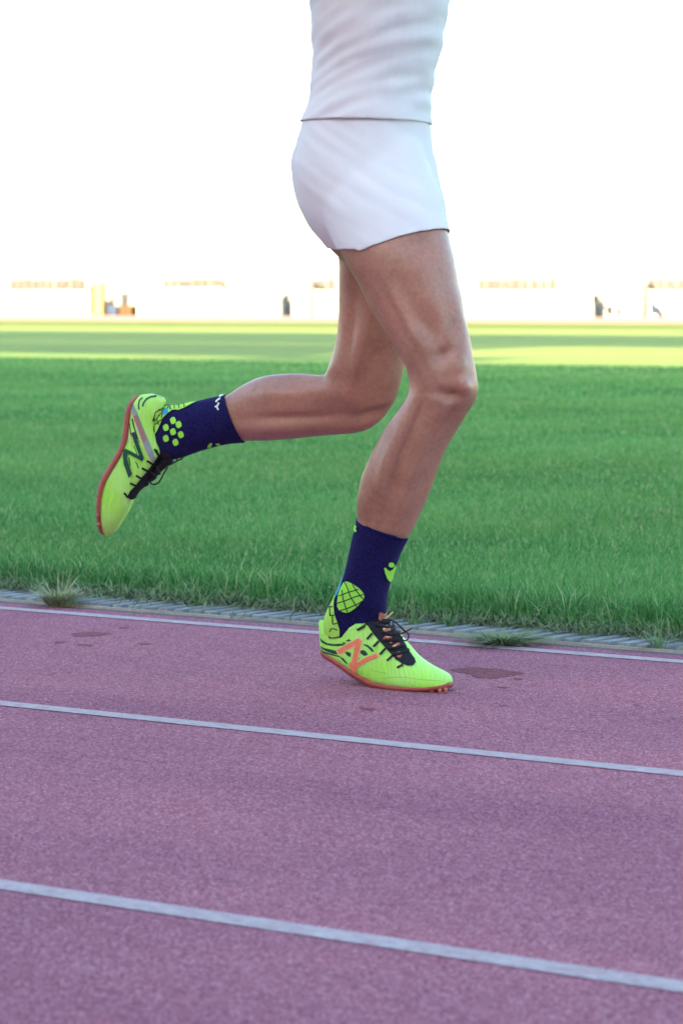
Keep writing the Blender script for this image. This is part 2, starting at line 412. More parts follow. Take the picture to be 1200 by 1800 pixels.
tuft('weed_clump', gnd(885,1131), 520, .030, .13, M_thatch, 6, 'flat greyish weed clump spread over the drain right of the planted shoe', .004, 'weed')
tuft('grass_tuft', gnd(1029,1122), 18, .05, .04, M_tuft, 7, 'thin grass tuft with one tall upright stem beside the slatted grate', tall=3)
tuft('grass_tuft', gnd(1160,1140), 30, .05, .05, M_tuft, 8, 'green grass tuft over the drain at the far right edge', tall=3)
# dead thatch and runners along the turf edge: uncountable
def thatch():
    vs, fs = [], []; r = random.Random(11)
    for i in range(9000):
        u = r.uniform(-4.6, 0.2); w = W_GR + (abs(r.gauss(0, .035)) - .035 if i % 3 else -abs(r.gauss(0, .055))*(.6+.6*math.sin(u*2.3)**2))
        p = uw(u, w, r.uniform(-.01, .016)); a = r.uniform(0, 6.28); l = r.uniform(.02, .09)
        d = Vector((math.cos(a), math.sin(a), r.uniform(-.1, .5)))*l; s = Vector((-d.y, d.x, 0)).normalized()*r.uniform(.0008, .0016)
        k = len(vs); m = p+d*.5+UP*l*.18
        vs += [p-s, p+s, m+s, m-s, p+d]; fs += [(k,k+1,k+2,k+3), (k+3,k+2,k+4)]
    o = mesh_obj('dry_thatch', vs, fs, M_thatch)
    tag(o, 'dry brown grass thatch matted along the turf edge over the drain', 'thatch', kind='stuff')
thatch()

# ------------------------------------------------------------------ far side of the stadium
def far_u(px, w):            # track coordinate of the spot at distance w seen in direction px
    d = Vector(((px-600)/FPX, 1, 0)); k = w/d.dot(N); return (d*k).dot(T)
def far_z(py, px, w):
    d = Vector(((px-600)/FPX, 1, 0)); k = w/d.dot(N)
    return H - (py-530)*k/FPX
WB = W_FAR1 + 1.0
panels = [(-60, 82, 'left of the yellow pillar'), (84, 160, 'touching the yellow pillar'), (243, 390, 'right of the equipment gap'), (392, 494, 'left of the narrow opening'),
          (514, 545, 'short one between opening and grey rails'), (553, 700, 'behind the two knees'), (702, 882, 'right of the front knee'), (885, 1040, 'ending at the bending figure'), (1138, 1290, 'at the far right')]
for i, (a, b, d) in enumerate(panels):
    bm = bmesh.new(); u0, u1 = far_u(a, WB), far_u(b, WB)
    z1 = far_z(511 if i != 2 else 507, (a+b)/2, WB)
    box(bm, u0, u1, WB, WB+.12, 0, z1)
    root = bmobj('barrier_board', bm, M_board)
    k = max(2, int((u1-u0)/2.4))
    for j in range(k+1):
        uu = u0+.02+(u1-u0-.14)*j/k; bm = bmesh.new()
        box(bm, uu, uu+.10, WB-.05, WB-.002, 0, z1+.05); bmobj('board_post', bm, M_board, root)
    tag(root, 'blank white barrier board beyond the field, %s' % d, 'barrier', 'white boards along the far track')
# stand behind the boards: pale stepped concrete with grey benches
def far_stand():
    root = bpy.data.objects.new('far_stand', None); link(root)
    tag(root, 'low pale concrete spectator stand behind the white boards', 'stand')
    bm = bmesh.new()
    w = WB+2.2; z = 1.0
    box(bm, -220, 30, w, w+14, 0, 1.0)
    for k in range(7):
        box(bm, -220, 30, w+.02+k*.9, w+14, z+.002, z+.42); z += .42
    bmobj('terrace', bm, M_stand, root)
    bm = bmesh.new()
    box(bm, -220, 30, w+14.002, w+14.4, 0, z+2.5)
    bmobj('rear_wall', bm, M_stand, root)
far_stand()
for i, (a, b, y0, y1, d) in enumerate([(20,160,490,513,'above the leftmost boards'), (288,398,490,513,'left of the raised heel'), (545,592,490,513,'just left of the thighs'),
        (838,972,490,515,'right of the front thigh'), (1135,1260,490,515,'at the far right')]):
    w = WB+1.2; u0, u1 = far_u(a, w), far_u(b, w); bm = bmesh.new(); r = random.Random(i)
    zb, zt = far_z(y1, a, w), far_z(y0, a, w)
    u = u0
    while u < u1-.3:                      # slatted backs with gaps, one long bench
        L = r.uniform(.35, .5); box(bm, u, u+L, w, w+.06, zb, zt - r.uniform(0, .08)); u += L+r.uniform(.04, .12)
    box(bm, u0, u1, w+.062, w+.45, zb-.04, zb+.02)
    root = bmobj('spectator_bench', bm, M_seatgrey)
    for k in range(6):
        bm = bmesh.new(); uu = u0+.2+(u1-u0-.5)*k/5; box(bm, uu, uu+.08, w+.1, w+.4, 0, zb-.042); bmobj('leg', bm, M_metal, root)
    tag(root, 'long grey slatted bench beyond the boards, %s' % d, 'bench', 'grey benches of the far stand')
def pillar(px0, px1, w, top, mat, name, label, cat):
    u0, u1 = far_u(px0, w), far_u(px1, w); bm = bmesh.new()
    box(bm, u0, u1, w, w+.3, .08, top); box(bm, u0-.08, u1+.08, w-.08, w+.38, 0, .078); box(bm, u0-.05, u1+.05, w-.05, w+.35, top+.002, top+.08)
    tag(bmobj(name, bm, mat), label, cat)
pillar(167, 181, WB-.2, 1.62, M_yellow, 'yellow_pillar', 'pale yellow upright pillar between the white boards at left', 'pillar')
pillar(1127, 1136, WB+.3, 1.5, M_metal, 'grey_post', 'grey gate post beside the far right white board', 'post')
pillar(546, 552, WB+.3, 1.5, M_metal, 'grey_post', 'grey post between white boards left of the thighs', 'post')
pillar(158, 163, WB+.25, 1.5, M_metal, 'grey_post', 'slim grey post directly left of the yellow pillar', 'post')
def equipment():
    w = WB+.2
    bm = bmesh.new(); u0, u1 = far_u(186, w), far_u(207, w)
    box(bm, u0, u1, w, w+1.2, .12, .40); box(bm, u0+.02, u1-.02, w+.02, w+1.18, .402, .5); box(bm, u0+.05, u1-.05, w+.05, w+1.1, 0, .118)
    tag(bmobj('landing_mat', bm, M_blue), 'blue padded mat lying in the gap right of the yellow pillar', 'mat')
    bm = bmesh.new(); u0, u1 = far_u(211, w), far_u(233, w)
    for k in range(4): box(bm, u0, u1, w, w+.06, .05+k*.11, .14+k*.11)
    for uu in (u0+.05, u1-.15): box(bm, uu, uu+.1, w+.062, w+.5, 0, .48)
    box(bm, u0, u1, w+.1, w+.6, .482, .52)
    tag(bmobj('wooden_crate', bm, M_brown), 'brown slatted wooden crate right of the blue mat', 'crate')
equipment()
# low gate rails right of the bending figure
bm = bmesh.new(); u0, u1 = far_u(1060, WB), far_u(1124, WB)
for z in (.05, .55, 1.05): box(bm, u0, u1, WB, WB+.05, z, z+.05)
for k in range(5): uu = u0+(u1-u0-.06)*k/4; box(bm, uu, uu+.06, WB+.052, WB+.10, 0, 1.15)
tag(bmobj('white_gate', bm, M_board), 'open white railed gate right of the bending figure', 'gate')

# ------------------------------------------------------------------ unseen home stand behind the camera, shaped from the shade bands on track and field
def home_stand():
    root = bpy.data.objects.new('grandstand', None); link(root)
    tag(root, 'unseen covered concrete grandstand behind the photographer, shaped to shade the track', 'grandstand')
    tn = math.tan(SUN_EL)
    wa = W(1000,641); wb = W(1000,608); wc = W(1000,588)
    wr = -26.0; h1 = (wa-wr)*tn                       # rear wall top: near edge of the first bright band
    U0, U1 = -140, 60
    bm = bmesh.new(); k = 0; z = 1.2; w = -14.0
    while z < h1-3 and w > wr+1:
        box(bm, U0, U1, w-.85, w-.002, 0, z); z += .62; w -= .85
    bmobj('terrace', bm, M_stand, root)
    bm = bmesh.new(); box(bm, U0, U1, wr-.4, wr, 0, h1); bmobj('rear_wall', bm, M_stand, root)
    zr = (wb-wr)*tn                                    # roof: shade from wb to wc
    wf = wr + 9.0; th = (wc-wf)*tn - zr
    bm = bmesh.new()
    box(bm, U0, U1, wr, wf, zr, zr+max(.3, th)); bmobj('roof', bm, M_metal, root)
    # block added in the slot at left to shade it, leaving two thin gaps
    us = wa and (gnd(600,630).dot(T))
    bm = bmesh.new(); ucut = gnd(480,625).dot(T)
    box(bm, U0, ucut, wr-.3, wr, h1+.62, zr-.12); bmobj('slot_blocker', bm, M_stand, root)
    bm = bmesh.new(); ucut2 = gnd(960,628).dot(T)
    z0 = (W(1000,629)-wr)*tn
    box(bm, ucut+.002, ucut2, wr-.25, wr-.05, z0-.6, z0); bmobj('shade_panel', bm, M_metal, root)  # unseen panel added to cast a dark wedge into the bright band
    for uu in range(U0, U1, 12):
        bm = bmesh.new(); box(bm, uu, uu+.25, wr-.2, wr+.05, h1, zr); bmobj('column', bm, M_metal, root)
home_stand()

# ------------------------------------------------------------------ body tools
def ring_loft(stations, seg=40, cap=True):
    """stations: (centre, axis_a, axis_b) ; elliptical rings with a gentle superellipse"""
    vs, fs = [], []
    for c, a, b in stations:
        for k in range(seg):
            t = 2*math.pi*k/seg; vs.append(c + a*math.cos(t) + b*math.sin(t))
    n = len(stations)
    for i in range(n-1):
        for k in range(seg):
            k2 = (k+1) % seg; fs.append((i*seg+k, i*seg+k2, (i+1)*seg+k2, (i+1)*seg+k))
    if cap:
        for i, rev in ((0, True), (n-1, False)):
            c = len(vs); vs.append(stations[i][0])
            for k in range(seg):
                a, b = i*seg+k, i*seg+(k+1) % seg
                fs.append((c, b, a) if rev else (c, a, b))
    return vs, fs
def spline(rows, sub=5):
    rows = [np.array(r, float) for r in rows]; out = []
    for i in range(len(rows)-1):
        p0 = rows[max(i-1, 0)]; p1 = rows[i]; p2 = rows[i+1]; p3 = rows[min(i+2, len(rows)-1)]
        for k in range(sub):
            t = k/sub
            out.append(.5*((2*p1)+(-p0+p2)*t+(2*p0-5*p1+4*p2-p3)*t*t+(-p0+3*p1-3*p2+p3)*t**3))
    out.append(rows[-1]); return out
def limb(rows, off, grow=0.0, sub=5, seg=40):
    """rows: back x, back y, front x, front y, depth ratio [, plane offset]; rings perpendicular to the line of sight"""
    st = []
    for r in spline(rows, sub):
        bx, by, fx, fy, q = r[:5]; o = r[5] if len(r) > 5 else off
        Bp, Fp = at(bx, by, o), at(fx, fy, o); c0 = at((bx+fx)/2, (by+fy)/2, o)
        v = (c0-EYE).normalized(); d = (c0-EYE).dot(v)
        # measure across the line of sight so that the outline keeps its width
        rb, rf = ray(bx, by), ray(fx, fy)
        Bq = EYE + rb*(d/rb.dot(v)); Fq = EYE + rf*(d/rf.dot(v)); c = (Bq+Fq)/2; a = (Fq-Bq)/2
        L = a.length; a = a*((L+grow)/L)
        st.append((c, a, v*(L*q+grow)))
    return ring_loft(st, seg)
def capsule(p, q, r0, r1, n=10):
    d = (q-p); L = d.length; z = d/L; x = z.orthogonal().normalized(); y = z.cross(x)
    st = []
    for i in range(n):
        t = math.pi/2*i/(n-1) ; st.append((p - z*r0*math.cos(t), max(r0*math.sin(t), 1e-4)))
    for i in range(n):
        t = math.pi/2*i/(n-1) ; st.append((q + z*r1*math.sin(t), max(r1*math.cos(t), 1e-4)))
    return ring_loft([(c, x*r, y*r) for c, r in st], 24)
def ellipsoid(c, ax, n=14):
    z, x, y = ax[2], ax[0], ax[1]
    return ring_loft([(c + z*math.cos(math.pi*i/(n-1))*-1, x*max(math.sin(math.pi*i/(n-1)), 1e-3), y*max(math.sin(math.pi*i/(n-1)), 1e-3)) for i in range(n)], 28)
def union_remesh(name, parts, voxel, smooth=3, mat=None, parent=None):
    vs, fs = [], []
    for v, f in parts:
        k = len(vs); vs += v; fs += [tuple(i+k for i in q) for q in f]
    me = bpy.data.meshes.new(name+'_raw'); me.from_pydata([tuple(v) for v in vs], [], fs)
    bm = bmesh.new(); bm.from_mesh(me); bmesh.ops.recalc_face_normals(bm, faces=bm.faces); bm.to_mesh(me); bm.free()
    o = bpy.data.objects.new(name, me); C.objects.link(o)
    md = o.modifiers.new('r', 'REMESH'); md.mode = 'VOXEL'; md.voxel_size = voxel; md.use_smooth_shade = True
    if smooth:
        ms = o.modifiers.new('s', 'SMOOTH'); ms.factor = .5; ms.iterations = smooth
    dg = bpy.context.evaluated_depsgraph_get(); dg.update()
    m2 = bpy.data.meshes.new_from_object(o.evaluated_get(dg))
    o.modifiers.clear(); o.data = m2; bpy.data.meshes.remove(me); m2.name = name
    m2.materials.clear()
    if mat: m2.materials.append(mat)
    for p in m2.polygons: p.use_smooth = True
    if parent is not None: o.parent = parent
    return o

NEAR = [(570,215,725,215,.80,.055), (556,280,745,276,.82,.04), (556,345,768,335,.84,.025), (576,400,786,395,.85,.012), (602,455,799,450,.86,0), (628,500,807,497,.86,0), (645,535,814,527,.86,0), (662,564,819,560,.86,0),
        (680,590,828,598,.86,0), (698,620,833,628,.86,0), (711,646,838,655,.86,0), (717,672,841,684,.84,0), (714,695,836,705,.84,0), (703,714,825,722,.86,0),
        (690,731,814,741,.88,0), (676,751,801,762,.90,0), (661,778,788,784,.92,0), (646,809,775,814,.92,0), (634,838,763,848,.90,0),
        (627,870,751,880,.88,0), (625,895,740,903,.86,0), (626,914,727,930,.84,0), (622,940,714,952,.82,0), (612,978,701,980,.82,0), (604,1012,688,1018,.80,0),
        (592,1043,681,1045,.78,0), (582,1064,679,1068,.70,0), (573,1083,677,1086,.58,0), (571,1103,678,1102,.50,0), (578,1122,680,1116,.42,0)]
FAR = [(570,215,725,215,.80,.115), (555,275,745,275,.82,.13), (560,335,752,330,.84,.145), (576,390,748,392,.85,.155), (592,450,740,450,.86,.16), (594,500,732,502,.86,.16), (593,550,723,560,.86,.16), (590,590,717,612,.86,.16),
       (583,622,711,648,.86,.16), (575,645,702,684,.78,.16), (571,655,682,726,.66,.16), (567,658,653,753,.66,.16), (560,658,620,763,.68,.16), (546,657,580,766,.76,.16),
       (522,655,540,770,.88,.16), (482,657,500,774,.94,.155), (450,664,462,776,.94,.15), (422,678,440,776,.92,.15), (398,694,426,777,.90,.145), (381,698,405,779,.86,.14),
       (363,702,380,784,.84,.14), (343,707,355,791,.80,.135), (322,713,335,798,.78,.13), (304,715,318,804,.72,.13), (288,716,302,807,.62,.13), (272,726,288,808,.50,.13), (260,742,272,806,.42,.13)]
def torso_rows(g=0.0):
    # world heights with fore-aft extents and lateral half widths
    rows = [(480,625,735,.05), (450,598,756,.10), (420,574,768,.135), (390,555,772,.158), (340,538,762,.172), (290,532,750,.170), (230,548,740,.156), (170,566,738,.144), (110,574,746,.144), (50,572,760,.154),
            (-20,568,772,.165), (-90,572,782,.175), (-150,590,776,.178), (-190,612,756,.165), (-215,640,735,.11)]
    st = []
    for y, b, f, hw in spline(rows, 4):
        B, F = at(b, y, .085), at(f, y, .085); c = (B+F)/2; a = (F-B)/2; a = a*((a.length*.93+g)/a.length)
        st.append((c, a, N*(hw*.92+g)))
    return ring_loft(st, 48)
def build_body():
    parts = [limb(NEAR, 0, -.0015), limb(FAR, 0, -.0015), torso_rows()]
    sh_c = at(684, -165, .085)
    for s in (-1, 1):
        sh = sh_c + N*(.175*s)
        parts.append(capsule(sh_c + N*(.08*s) + UP*.02, sh, .065, .060))
        if s < 0: el = at(500, -118, -.14); ha = at(655, -170, -.13)
        else: el = at(850, -105, .30); ha = at(905, -330, .20)
        parts.append(capsule(sh, el, .055, .040)); parts.append(capsule(el, ha, .042, .027))
        d = (ha-el).normalized(); sd = d.cross(N).normalized(); pl = ha+d*.05
        parts.append(ellipsoid(pl, (sd*.043, N*.017, d*.058)))
        for k, L in enumerate((.036, .041, .038, .030)):
            b0 = pl + d*.045 + sd*(.030-.020*k); c1 = b0 + d*L*.7 - N*.012*s; c2 = c1 - N*.026*s - d*.004
            parts.append(capsule(b0, c1, .0095, .009, 6)); parts.append(capsule(c1, c2, .009, .008, 6))
        t0 = pl - d*.02 + sd*.035; t1 = t0 + d*.035 + sd*.02 - N*.01*s; t2 = t1 + d*.025 - N*.015*s
        parts.append(capsule(t0, t1, .012, .010, 6)); parts.append(capsule(t1, t2, .010, .008, 6))
    hd = at(742, -385, .085)
    fw = T*1.0
    parts.append(capsule(at(690,-200,.085), hd-UP*.05-fw*.02, .062, .055))
    parts.append(ellipsoid(hd+UP*.02, (fw*.098, N*.078, UP*.118)))
    parts.append(ellipsoid(hd-UP*.055+fw*.035, (fw*.055, N*.050, UP*.055)))
    parts.append(capsule(hd+fw*.092+UP*.005, hd+fw*.115-UP*.025, .010, .014, 6))
    for s in (-1, 1): parts.append(ellipsoid(hd+N*(.078*s)-fw*.01, (fw*.018, N*.008, UP*.032)))
    o = union_remesh('person', parts, .0038, 3, M_skin)
    bm = bmesh.new(); bm.from_mesh(o.data); z0, z1 = at(650, 475, .085).z, at(650, 180, .085).z   # melt thigh, buttock and hip together
    vv = [v for v in bm.verts if z0 < v.co.z < z1]
    for _ in range(26): bmesh.ops.smooth_vert(bm, verts=vv, factor=.6, use_axis_x=True, use_axis_y=True, use_axis_z=True)
    bm.to_mesh(o.data); bm.free()
    for p in o.data.polygons: p.use_smooth = True
    return o

def sculpt(o, dents):
    """soft hollows and swellings of muscles and bone on the side that faces the track edge"""
    me = o.data; n = len(me.vertices)
    co = np.empty(n*3, np.float32); me.vertices.foreach_get('co', co); co = co.reshape(-1, 3)
    no = np.empty(n*3, np.float32); me.vertex_normals.foreach_get('vector', no); no = no.reshape(-1, 3)
    e = np.array(EYE); d = co - e
    zc = d @ np.array(CF); px = 600 + FPX*(d @ np.array(CR))/zc; py = 900 - FPX*(d @ np.array(CU))/zc
    dn = d/np.linalg.norm(d, axis=1)[:, None]; face = np.clip(-(dn*no).sum(1), 0, 1)
    off = (co - np.array(Q0)) @ np.array(N)
    disp = np.zeros(n)
    for (x, y, rx, ry, ang, amp, leg) in dents:
        a = math.radians(ang); dx, dy = px-x, py-y
        uu = (dx*math.cos(a)+dy*math.sin(a))/rx; vv = (-dx*math.sin(a)+dy*math.cos(a))/ry
        g = np.exp(-(uu*uu+vv*vv))*amp*(face**.7)*2.05
        g *= (off < .075) if leg == 'n' else (off > .075)
        disp += g
    co = co + no*disp[:, None]
    me.vertices.foreach_set('co', co.astype(np.float32).ravel()); me.update()
# x, y, radius along, radius across, angle, amplitude (m); angle 0 = along picture x
DENTS = [
 (796,697,14,10,-15,-.0066,'n'), (776,690,22,10,0,-.003,'n'), (780,624,20,12,-30,-.0050,'n'), (760,585,34,16,60,-.0040,'n'),
 (806,640,22,14,80,.0045,'n'), (815,680,16,12,60,.006,'n'), (808,560,50,14,75,.004,'n'), (735,640,60,12,65,.0035,'n'), (700,560,80,9,62,-.0035,'n'),
 (715,575,90,10,60,.003,'n'), (745,700,20,18,0,.0025,'n'), (735,730,36,8,110,-.0025,'n'), (790,735,20,7,115,-.003,'n'),
 (712,775,55,8,113,-.0045,'n'), (692,790,60,12,112,.0035,'n'), (690,850,60,8,105,-.0045,'n'), (668,850,60,12,103,.0035,'n'), (722,840,80,10,112,.0035,'n'),
 (745,850,60,8,112,-.0025,'n'), (658,890,40,9,100,-.0025,'n'), (760,520,60,18,70,.003,'n'), (720,530,60,12,62,-.002,'n'),
 (650,640,34,15,110,-.004,'f'), (640,590,60,16,105,.0045,'f'), (620,560,80,9,95,-.003,'f'), (590,690,36,18,10,.004,'f'), (655,728,34,9,-20,-.0065,'f'),
 (690,700,28,10,120,.0045,'f'), (610,728,60,13,4,-.0025,'f'), (520,735,80,9,0,-.0045,'f'), (500,690,70,18,-5,.0045,'f'), (560,700,18,30,0,.002,'f'), (480,755,60,9,0,.003,'f'),
 (678,640,40,10,110,-.003,'f')]
person = build_body()
sculpt(person, DENTS)
tag(person, 'runner mid stride in dark purple socks and neon green spikes', 'person')

# clothes (continue above the visible legs)
def noise_shift(o, amp, fr):
    from mathutils import noise as nz
    no = [v.normal.copy() for v in o.data.vertices]
    for v, q in zip(o.data.vertices, no): v.co += q*amp*nz.noise(Vector((v.co.x*fr, v.co.y*fr, v.co.z*fr*.45)))
def worn_cloth(name, test, grow, amp, diag, seed, label):
    """close fitting cloth: follows the body under it, a little outside the skin, with creases"""
    from mathutils import noise as nz
    bm = bmesh.new(); bm.from_mesh(person.data); bm.normal_update()
    bmesh.ops.delete(bm, geom=[f for f in bm.faces if not test(f.calc_center_median())], context='FACES')
    for _ in range(10):
        bnd = [(v, [e.other_vert(v) for e in v.link_edges if e.is_boundary]) for v in bm.verts if v.is_boundary]
        new = [(v, v.co*.5 + sum((q.co for q in l), Vector())/len(l)*.5) for v, l in bnd if l]
        for v, c in new: v.co = c
    bm.normal_update(); no = [v.normal.copy() for v in bm.verts]
    for v, q in zip(bm.verts, no):
        u = v.co.dot(T); w = v.co.dot(N); z = v.co.z + diag*u
        f = nz.noise(Vector((u*7+seed, w*7, z*42))) + .6*nz.noise(Vector((u*22, w*22+seed, z*30))) + .7*nz.noise(Vector((u*12, w*12, v.co.z*9+seed)))
        v.co += q*(grow + amp*max(f, -.9))
    o = bmobj(name, bm, M_cloth, person, True); tag(o, label)
    sd = o.modifiers.new('thickness', 'SOLIDIFY'); sd.thickness = .0015; sd.offset = 1
    return o
def mid(r): return (at(r[0], r[1], r[5])+at(r[2], r[3], r[5]))/2
hems = []
for A, B in (((584,440,800,434,0,0), (640,560,822,552,0,0)), ((580,438,752,438,0,.16), (590,540,728,548,0,.16))):
    p = mid(A); hems.append((p, (mid(B)-p).normalized()))
Zw, Zs, Zh = at(650, 196, .085).z, at(650, 216, .085).z, at(650, -150, .085).z
offc = lambda c: (c-Q0).dot(N)
worn_cloth('shorts', lambda c: c.z < Zw and (c-hems[0][0]).dot(hems[0][1]) < 0 and (c-hems[1][0]).dot(hems[1][1]) < .0 and c.z > at(650, 520, .085).z and c.dot(T) > at(500, 400, .085).dot(T),
           .0028, .0022, .6, 3, 'white close-fitting running shorts')
worn_cloth('singlet', lambda c: c.z > Zs and c.z < Zh and abs(offc(c)-.085) < .19 and c.dot(T) > at(548, 100, .085).dot(T) and c.dot(T) < at(800, 100, .085).dot(T),
           .0085, .0050, -.5, 9, 'white running singlet')
# hair and eyes
hdc = at(742, -385, .085)
hair = union_remesh('hair', [ellipsoid(hdc+UP*.045-T*.014, (T*.100, N*.086, UP*.105))], .005, 1, M_hair, person)
for s in (-1, 1):
    v, f = ellipsoid(hdc+T*.086+N*(.032*s)+UP*.012, (T*.012, N*.014, UP*.009)); mesh_obj('eye', v, f, M_white, person, True)

# ------------------------------------------------------------------ socks
def sock(rows, grow, sub):
    v, f = limb(rows, 0, grow, sub, 56)
    # drop the cap at the cuff so that it is an open tube with a folded rim
    f = [q for q in f if not (len(q) == 3 and max(q) >= len(v)-2 and min(q) < 56)]
    q = [sum((v[i*56+k] for k in range(56)), Vector())/56 for i in (0, 8)]; ax = (q[1]-q[0]).normalized()
    for i in range(len(v)//56):                     # the cuff sags a little round the near side
        wgt = math.exp(-i/7); c = sum((v[i*56+k] for k in range(56)), Vector())/56
        vd = (c-EYE).normalized(); L = max((v[i*56+k]-c).length for k in range(56))
        for k in range(56): v[i*56+k] = v[i*56+k] - ax*(v[i*56+k]-c).dot(vd)/L*.013*wgt
    o = mesh_obj('sock', v, f, M_sock, person, True)
    sd = o.modifiers.new('thickness', 'SOLIDIFY'); sd.thickness = .0022; sd.offset = 1
    return o
sockN = sock([(626,912,716,944,.88,0), (624,925,716,949,.86,0), (618,950,709,962,.84,0)] + [r for r in NEAR[23:]], .0005, 8)
sockF = sock([(396,695,429,777,.96,.145), (388,697,420,778,.95,.145)] + [r for r in FAR[19:]], .0014, 8)

# ------------------------------------------------------------------ shoes
PROF = [(0,0),(.55,0),(.86,.01),(.97,.06),(1.0,.18),(.985,.34),(.93,.52),(.80,.70),(.60,.85),(.34,.95),(0,1.0)]        # closed vamp
PROFH = [(0,0),(.55,0),(.86,.01),(.97,.06),(1.0,.16),(1.0,.34),(.97,.55),(.92,.76),(.86,.92),(.74,1.0),(0,.97)]      # upright quarter
def shoe_upper(stations, lat):
    """stations: bottom px, top px, half width, openness, plane offset"""
    vs, fs = [], []; rows = spline(stations, 6); m = len(PROF)*2-2
    for r in rows:
        bx, by, tx, ty, hw, k, o = r
        B, Tp = at(bx, by, o), at(tx, ty, o); hw = max(hw, .0005); k = min(max(k, 0), 1)
        pts = [((1-k)*a[0]+k*b[0], (1-k)*a[1]+k*b[1]) for a, b in zip(PROF, PROFH)]
        full = pts + [(-x, z) for x, z in pts[-2:0:-1]]
        for x, z in full: vs.append(B + (Tp-B)*z - lat*(hw*x))
    n = len(rows)
    for i in range(n-1):
        for k in range(m): fs.append((i*m+k, i*m+(k+1) % m, (i+1)*m+(k+1) % m, (i+1)*m+k))
    fs.append(tuple(range(m))[::-1]); fs.append(tuple((n-1)*m+k for k in range(m)))
    return vs, fs
def sole_loft(stations, lat, down, th, grow=.0015):
    """slab under the upper: same outline, th thick (list), down = direction off the foot"""
    vs, fs = [], []; rows = spline(stations, 6); n = len(rows)
    for i, r in enumerate(rows):
        bx, by, tx, ty, hw, k, o = r; B = at(bx, by, o); Tp = at(tx, ty, o)
        dn = (B-Tp).normalized(); t = np.interp(i/(n-1), [0, .25, .5, .75, 1], th); hw = max(hw, .0008)+grow
        a = B - dn*.0045; b = B + dn*t
        for s, q, p in ((1,1.0,a),(1,1.02,a*.5+b*.5),(1,.90,b),(.5,.5,b),(-.5,.5,b),(-1,.90,b),(-1,1.02,a*.5+b*.5),(-1,1.0,a)):
            vs.append(p - lat*(hw*q*(1 if s > 0 else -1)))
    for i in range(n-1):
        for k in range(8): fs.append((i*8+k, i*8+(k+1) % 8, (i+1)*8+(k+1) % 8, (i+1)*8+k))
    fs.append(tuple(range(8))[::-1]); fs.append(tuple((n-1)*8+k for k in range(8)))
    return vs, fs
def fixn(o):
    bm = bmesh.new(); bm.from_mesh(o.data); bmesh.ops.recalc_face_normals(bm, faces=bm.faces); bm.to_mesh(o.data); bm.free()
def bvh_of(objs):
    vs, fs = [], []
    for o in objs:
        k = len(vs); vs += [v.co.copy() for v in o.data.vertices]; fs += [tuple(i+k for i in p.vertices) for p in o.data.polygons]
    return BVHTree.FromPolygons(vs, fs)
def stroke(pts, w, closed=False, taper=0):
    """outline of a thick polyline"""
    pts = [np.array(p, float) for p in pts]; L, R = [], []; n = len(pts)
    for i, p in enumerate(pts):
        a = pts[max(i-1, 0)]; b = pts[min(i+1, n-1)]; d = b-a; d /= (np.linalg.norm(d)+1e-9); q = np.array((-d[1], d[0]))
        ww = w/2*(1 - taper*abs(2*i/(n-1)-1)) if n > 1 else w/2
        L.append(p+q*ww); R.append(p-q*ww)
    return [tuple(p) for p in L + R[::-1]]
def decal(name, polys, bvh, mat, parent, eps=.0007, step=2.2, label=None):
    if len(polys) > 1 and 'net' not in name:
        for q in polys: decal(name, [q], bvh, mat, parent, eps, step, label)
        return
    vs, fs = [], []
    for poly in polys:
        P = []
        for i in range(len(poly)):
            a, b = np.array(poly[i], float), np.array(poly[(i+1) % len(poly)], float); k = max(1, int(np.linalg.norm(b-a)/step))
            for j in range(k): P.append(a+(b-a)*j/k)
        nb = len(P); arr = np.array(P); x0, y0 = arr.min(0); x1, y1 = arr.max(0)
        pts = [Vector(p) for p in P]
        xs = np.arange(x0+step/2, x1, step); ys = np.arange(y0+step/2, y1, step)
        for x in xs:
            for y in ys: pts.append(Vector((x, y)))
        res = delaunay_2d_cdt(pts, [(i, (i+1) % nb) for i in range(nb)], [], 1, 1e-4)
        v2, f2 = res[0], res[2]; hit = []
        for p in v2:
            h = bvh.ray_cast(EYE, ray(p.x, p.y))
            if h[0] is None or h[3] > 9: hit.append(None); continue
            nrm = h[1] if h[1].dot(ray(p.x, p.y)) < 0 else -h[1]
            hit.append(h[0] + nrm*eps)
        mp = {}
        for f in f2:
            q = [hit[i] for i in f]
            if any(z is None for z in q): continue
            if max((q[0]-q[1]).length, (q[1]-q[2]).length, (q[2]-q[0]).length) > .03: continue
            idx = []
            for i in f:
                if i not in mp: mp[i] = len(vs); vs.append(hit[i])
                idx.append(mp[i])
            fs.append(tuple(idx))
    o = mesh_obj(name, vs, fs, mat, parent, True)
    if label: tag(o, label)
    return o
def tube_px(name, pts, w, off, mat, parent, sub=6):
    """lace along picture points lifted to 3-D: pts (x, y, extra offset)"""
    P = [at(x, y, off+z) for x, y, z in spline(pts, sub)]
    vs, fs = [], []; n = len(P); r = w/2; seg = 8
    for i, p in enumerate(P):
        d = (P[min(i+1, n-1)]-P[max(i-1, 0)]).normalized(); a = d.cross(CF).normalized(); b = d.cross(a)
        for k in range(seg):
            t = 2*math.pi*k/seg; vs.append(p + a*r*math.cos(t) + b*r*.6*math.sin(t))
    for i in range(n-1):
        for k in range(seg): fs.append((i*seg+k, i*seg+(k+1) % seg, (i+1)*seg+(k+1) % seg, (i+1)*seg+k))
    fs.append(tuple(range(seg))[::-1]); fs.append(tuple((n-1)*seg+k for k in range(seg)))
    return vs, fs
def merge(parts):
    vs, fs = [], []
    for v, f in parts: k = len(vs); vs += v; fs += [tuple(i+k for i in q) for q in f]
    return vs, fs
Z4 = lambda L: [(530+x/4, 1000+y/4) for x, y in L]
Z8 = lambda L: [(560+x/8.571, 1040+y/8.571) for x, y in L]
Z5 = lambda L: [(640+x/12, 1060+y/12) for x, y in L]
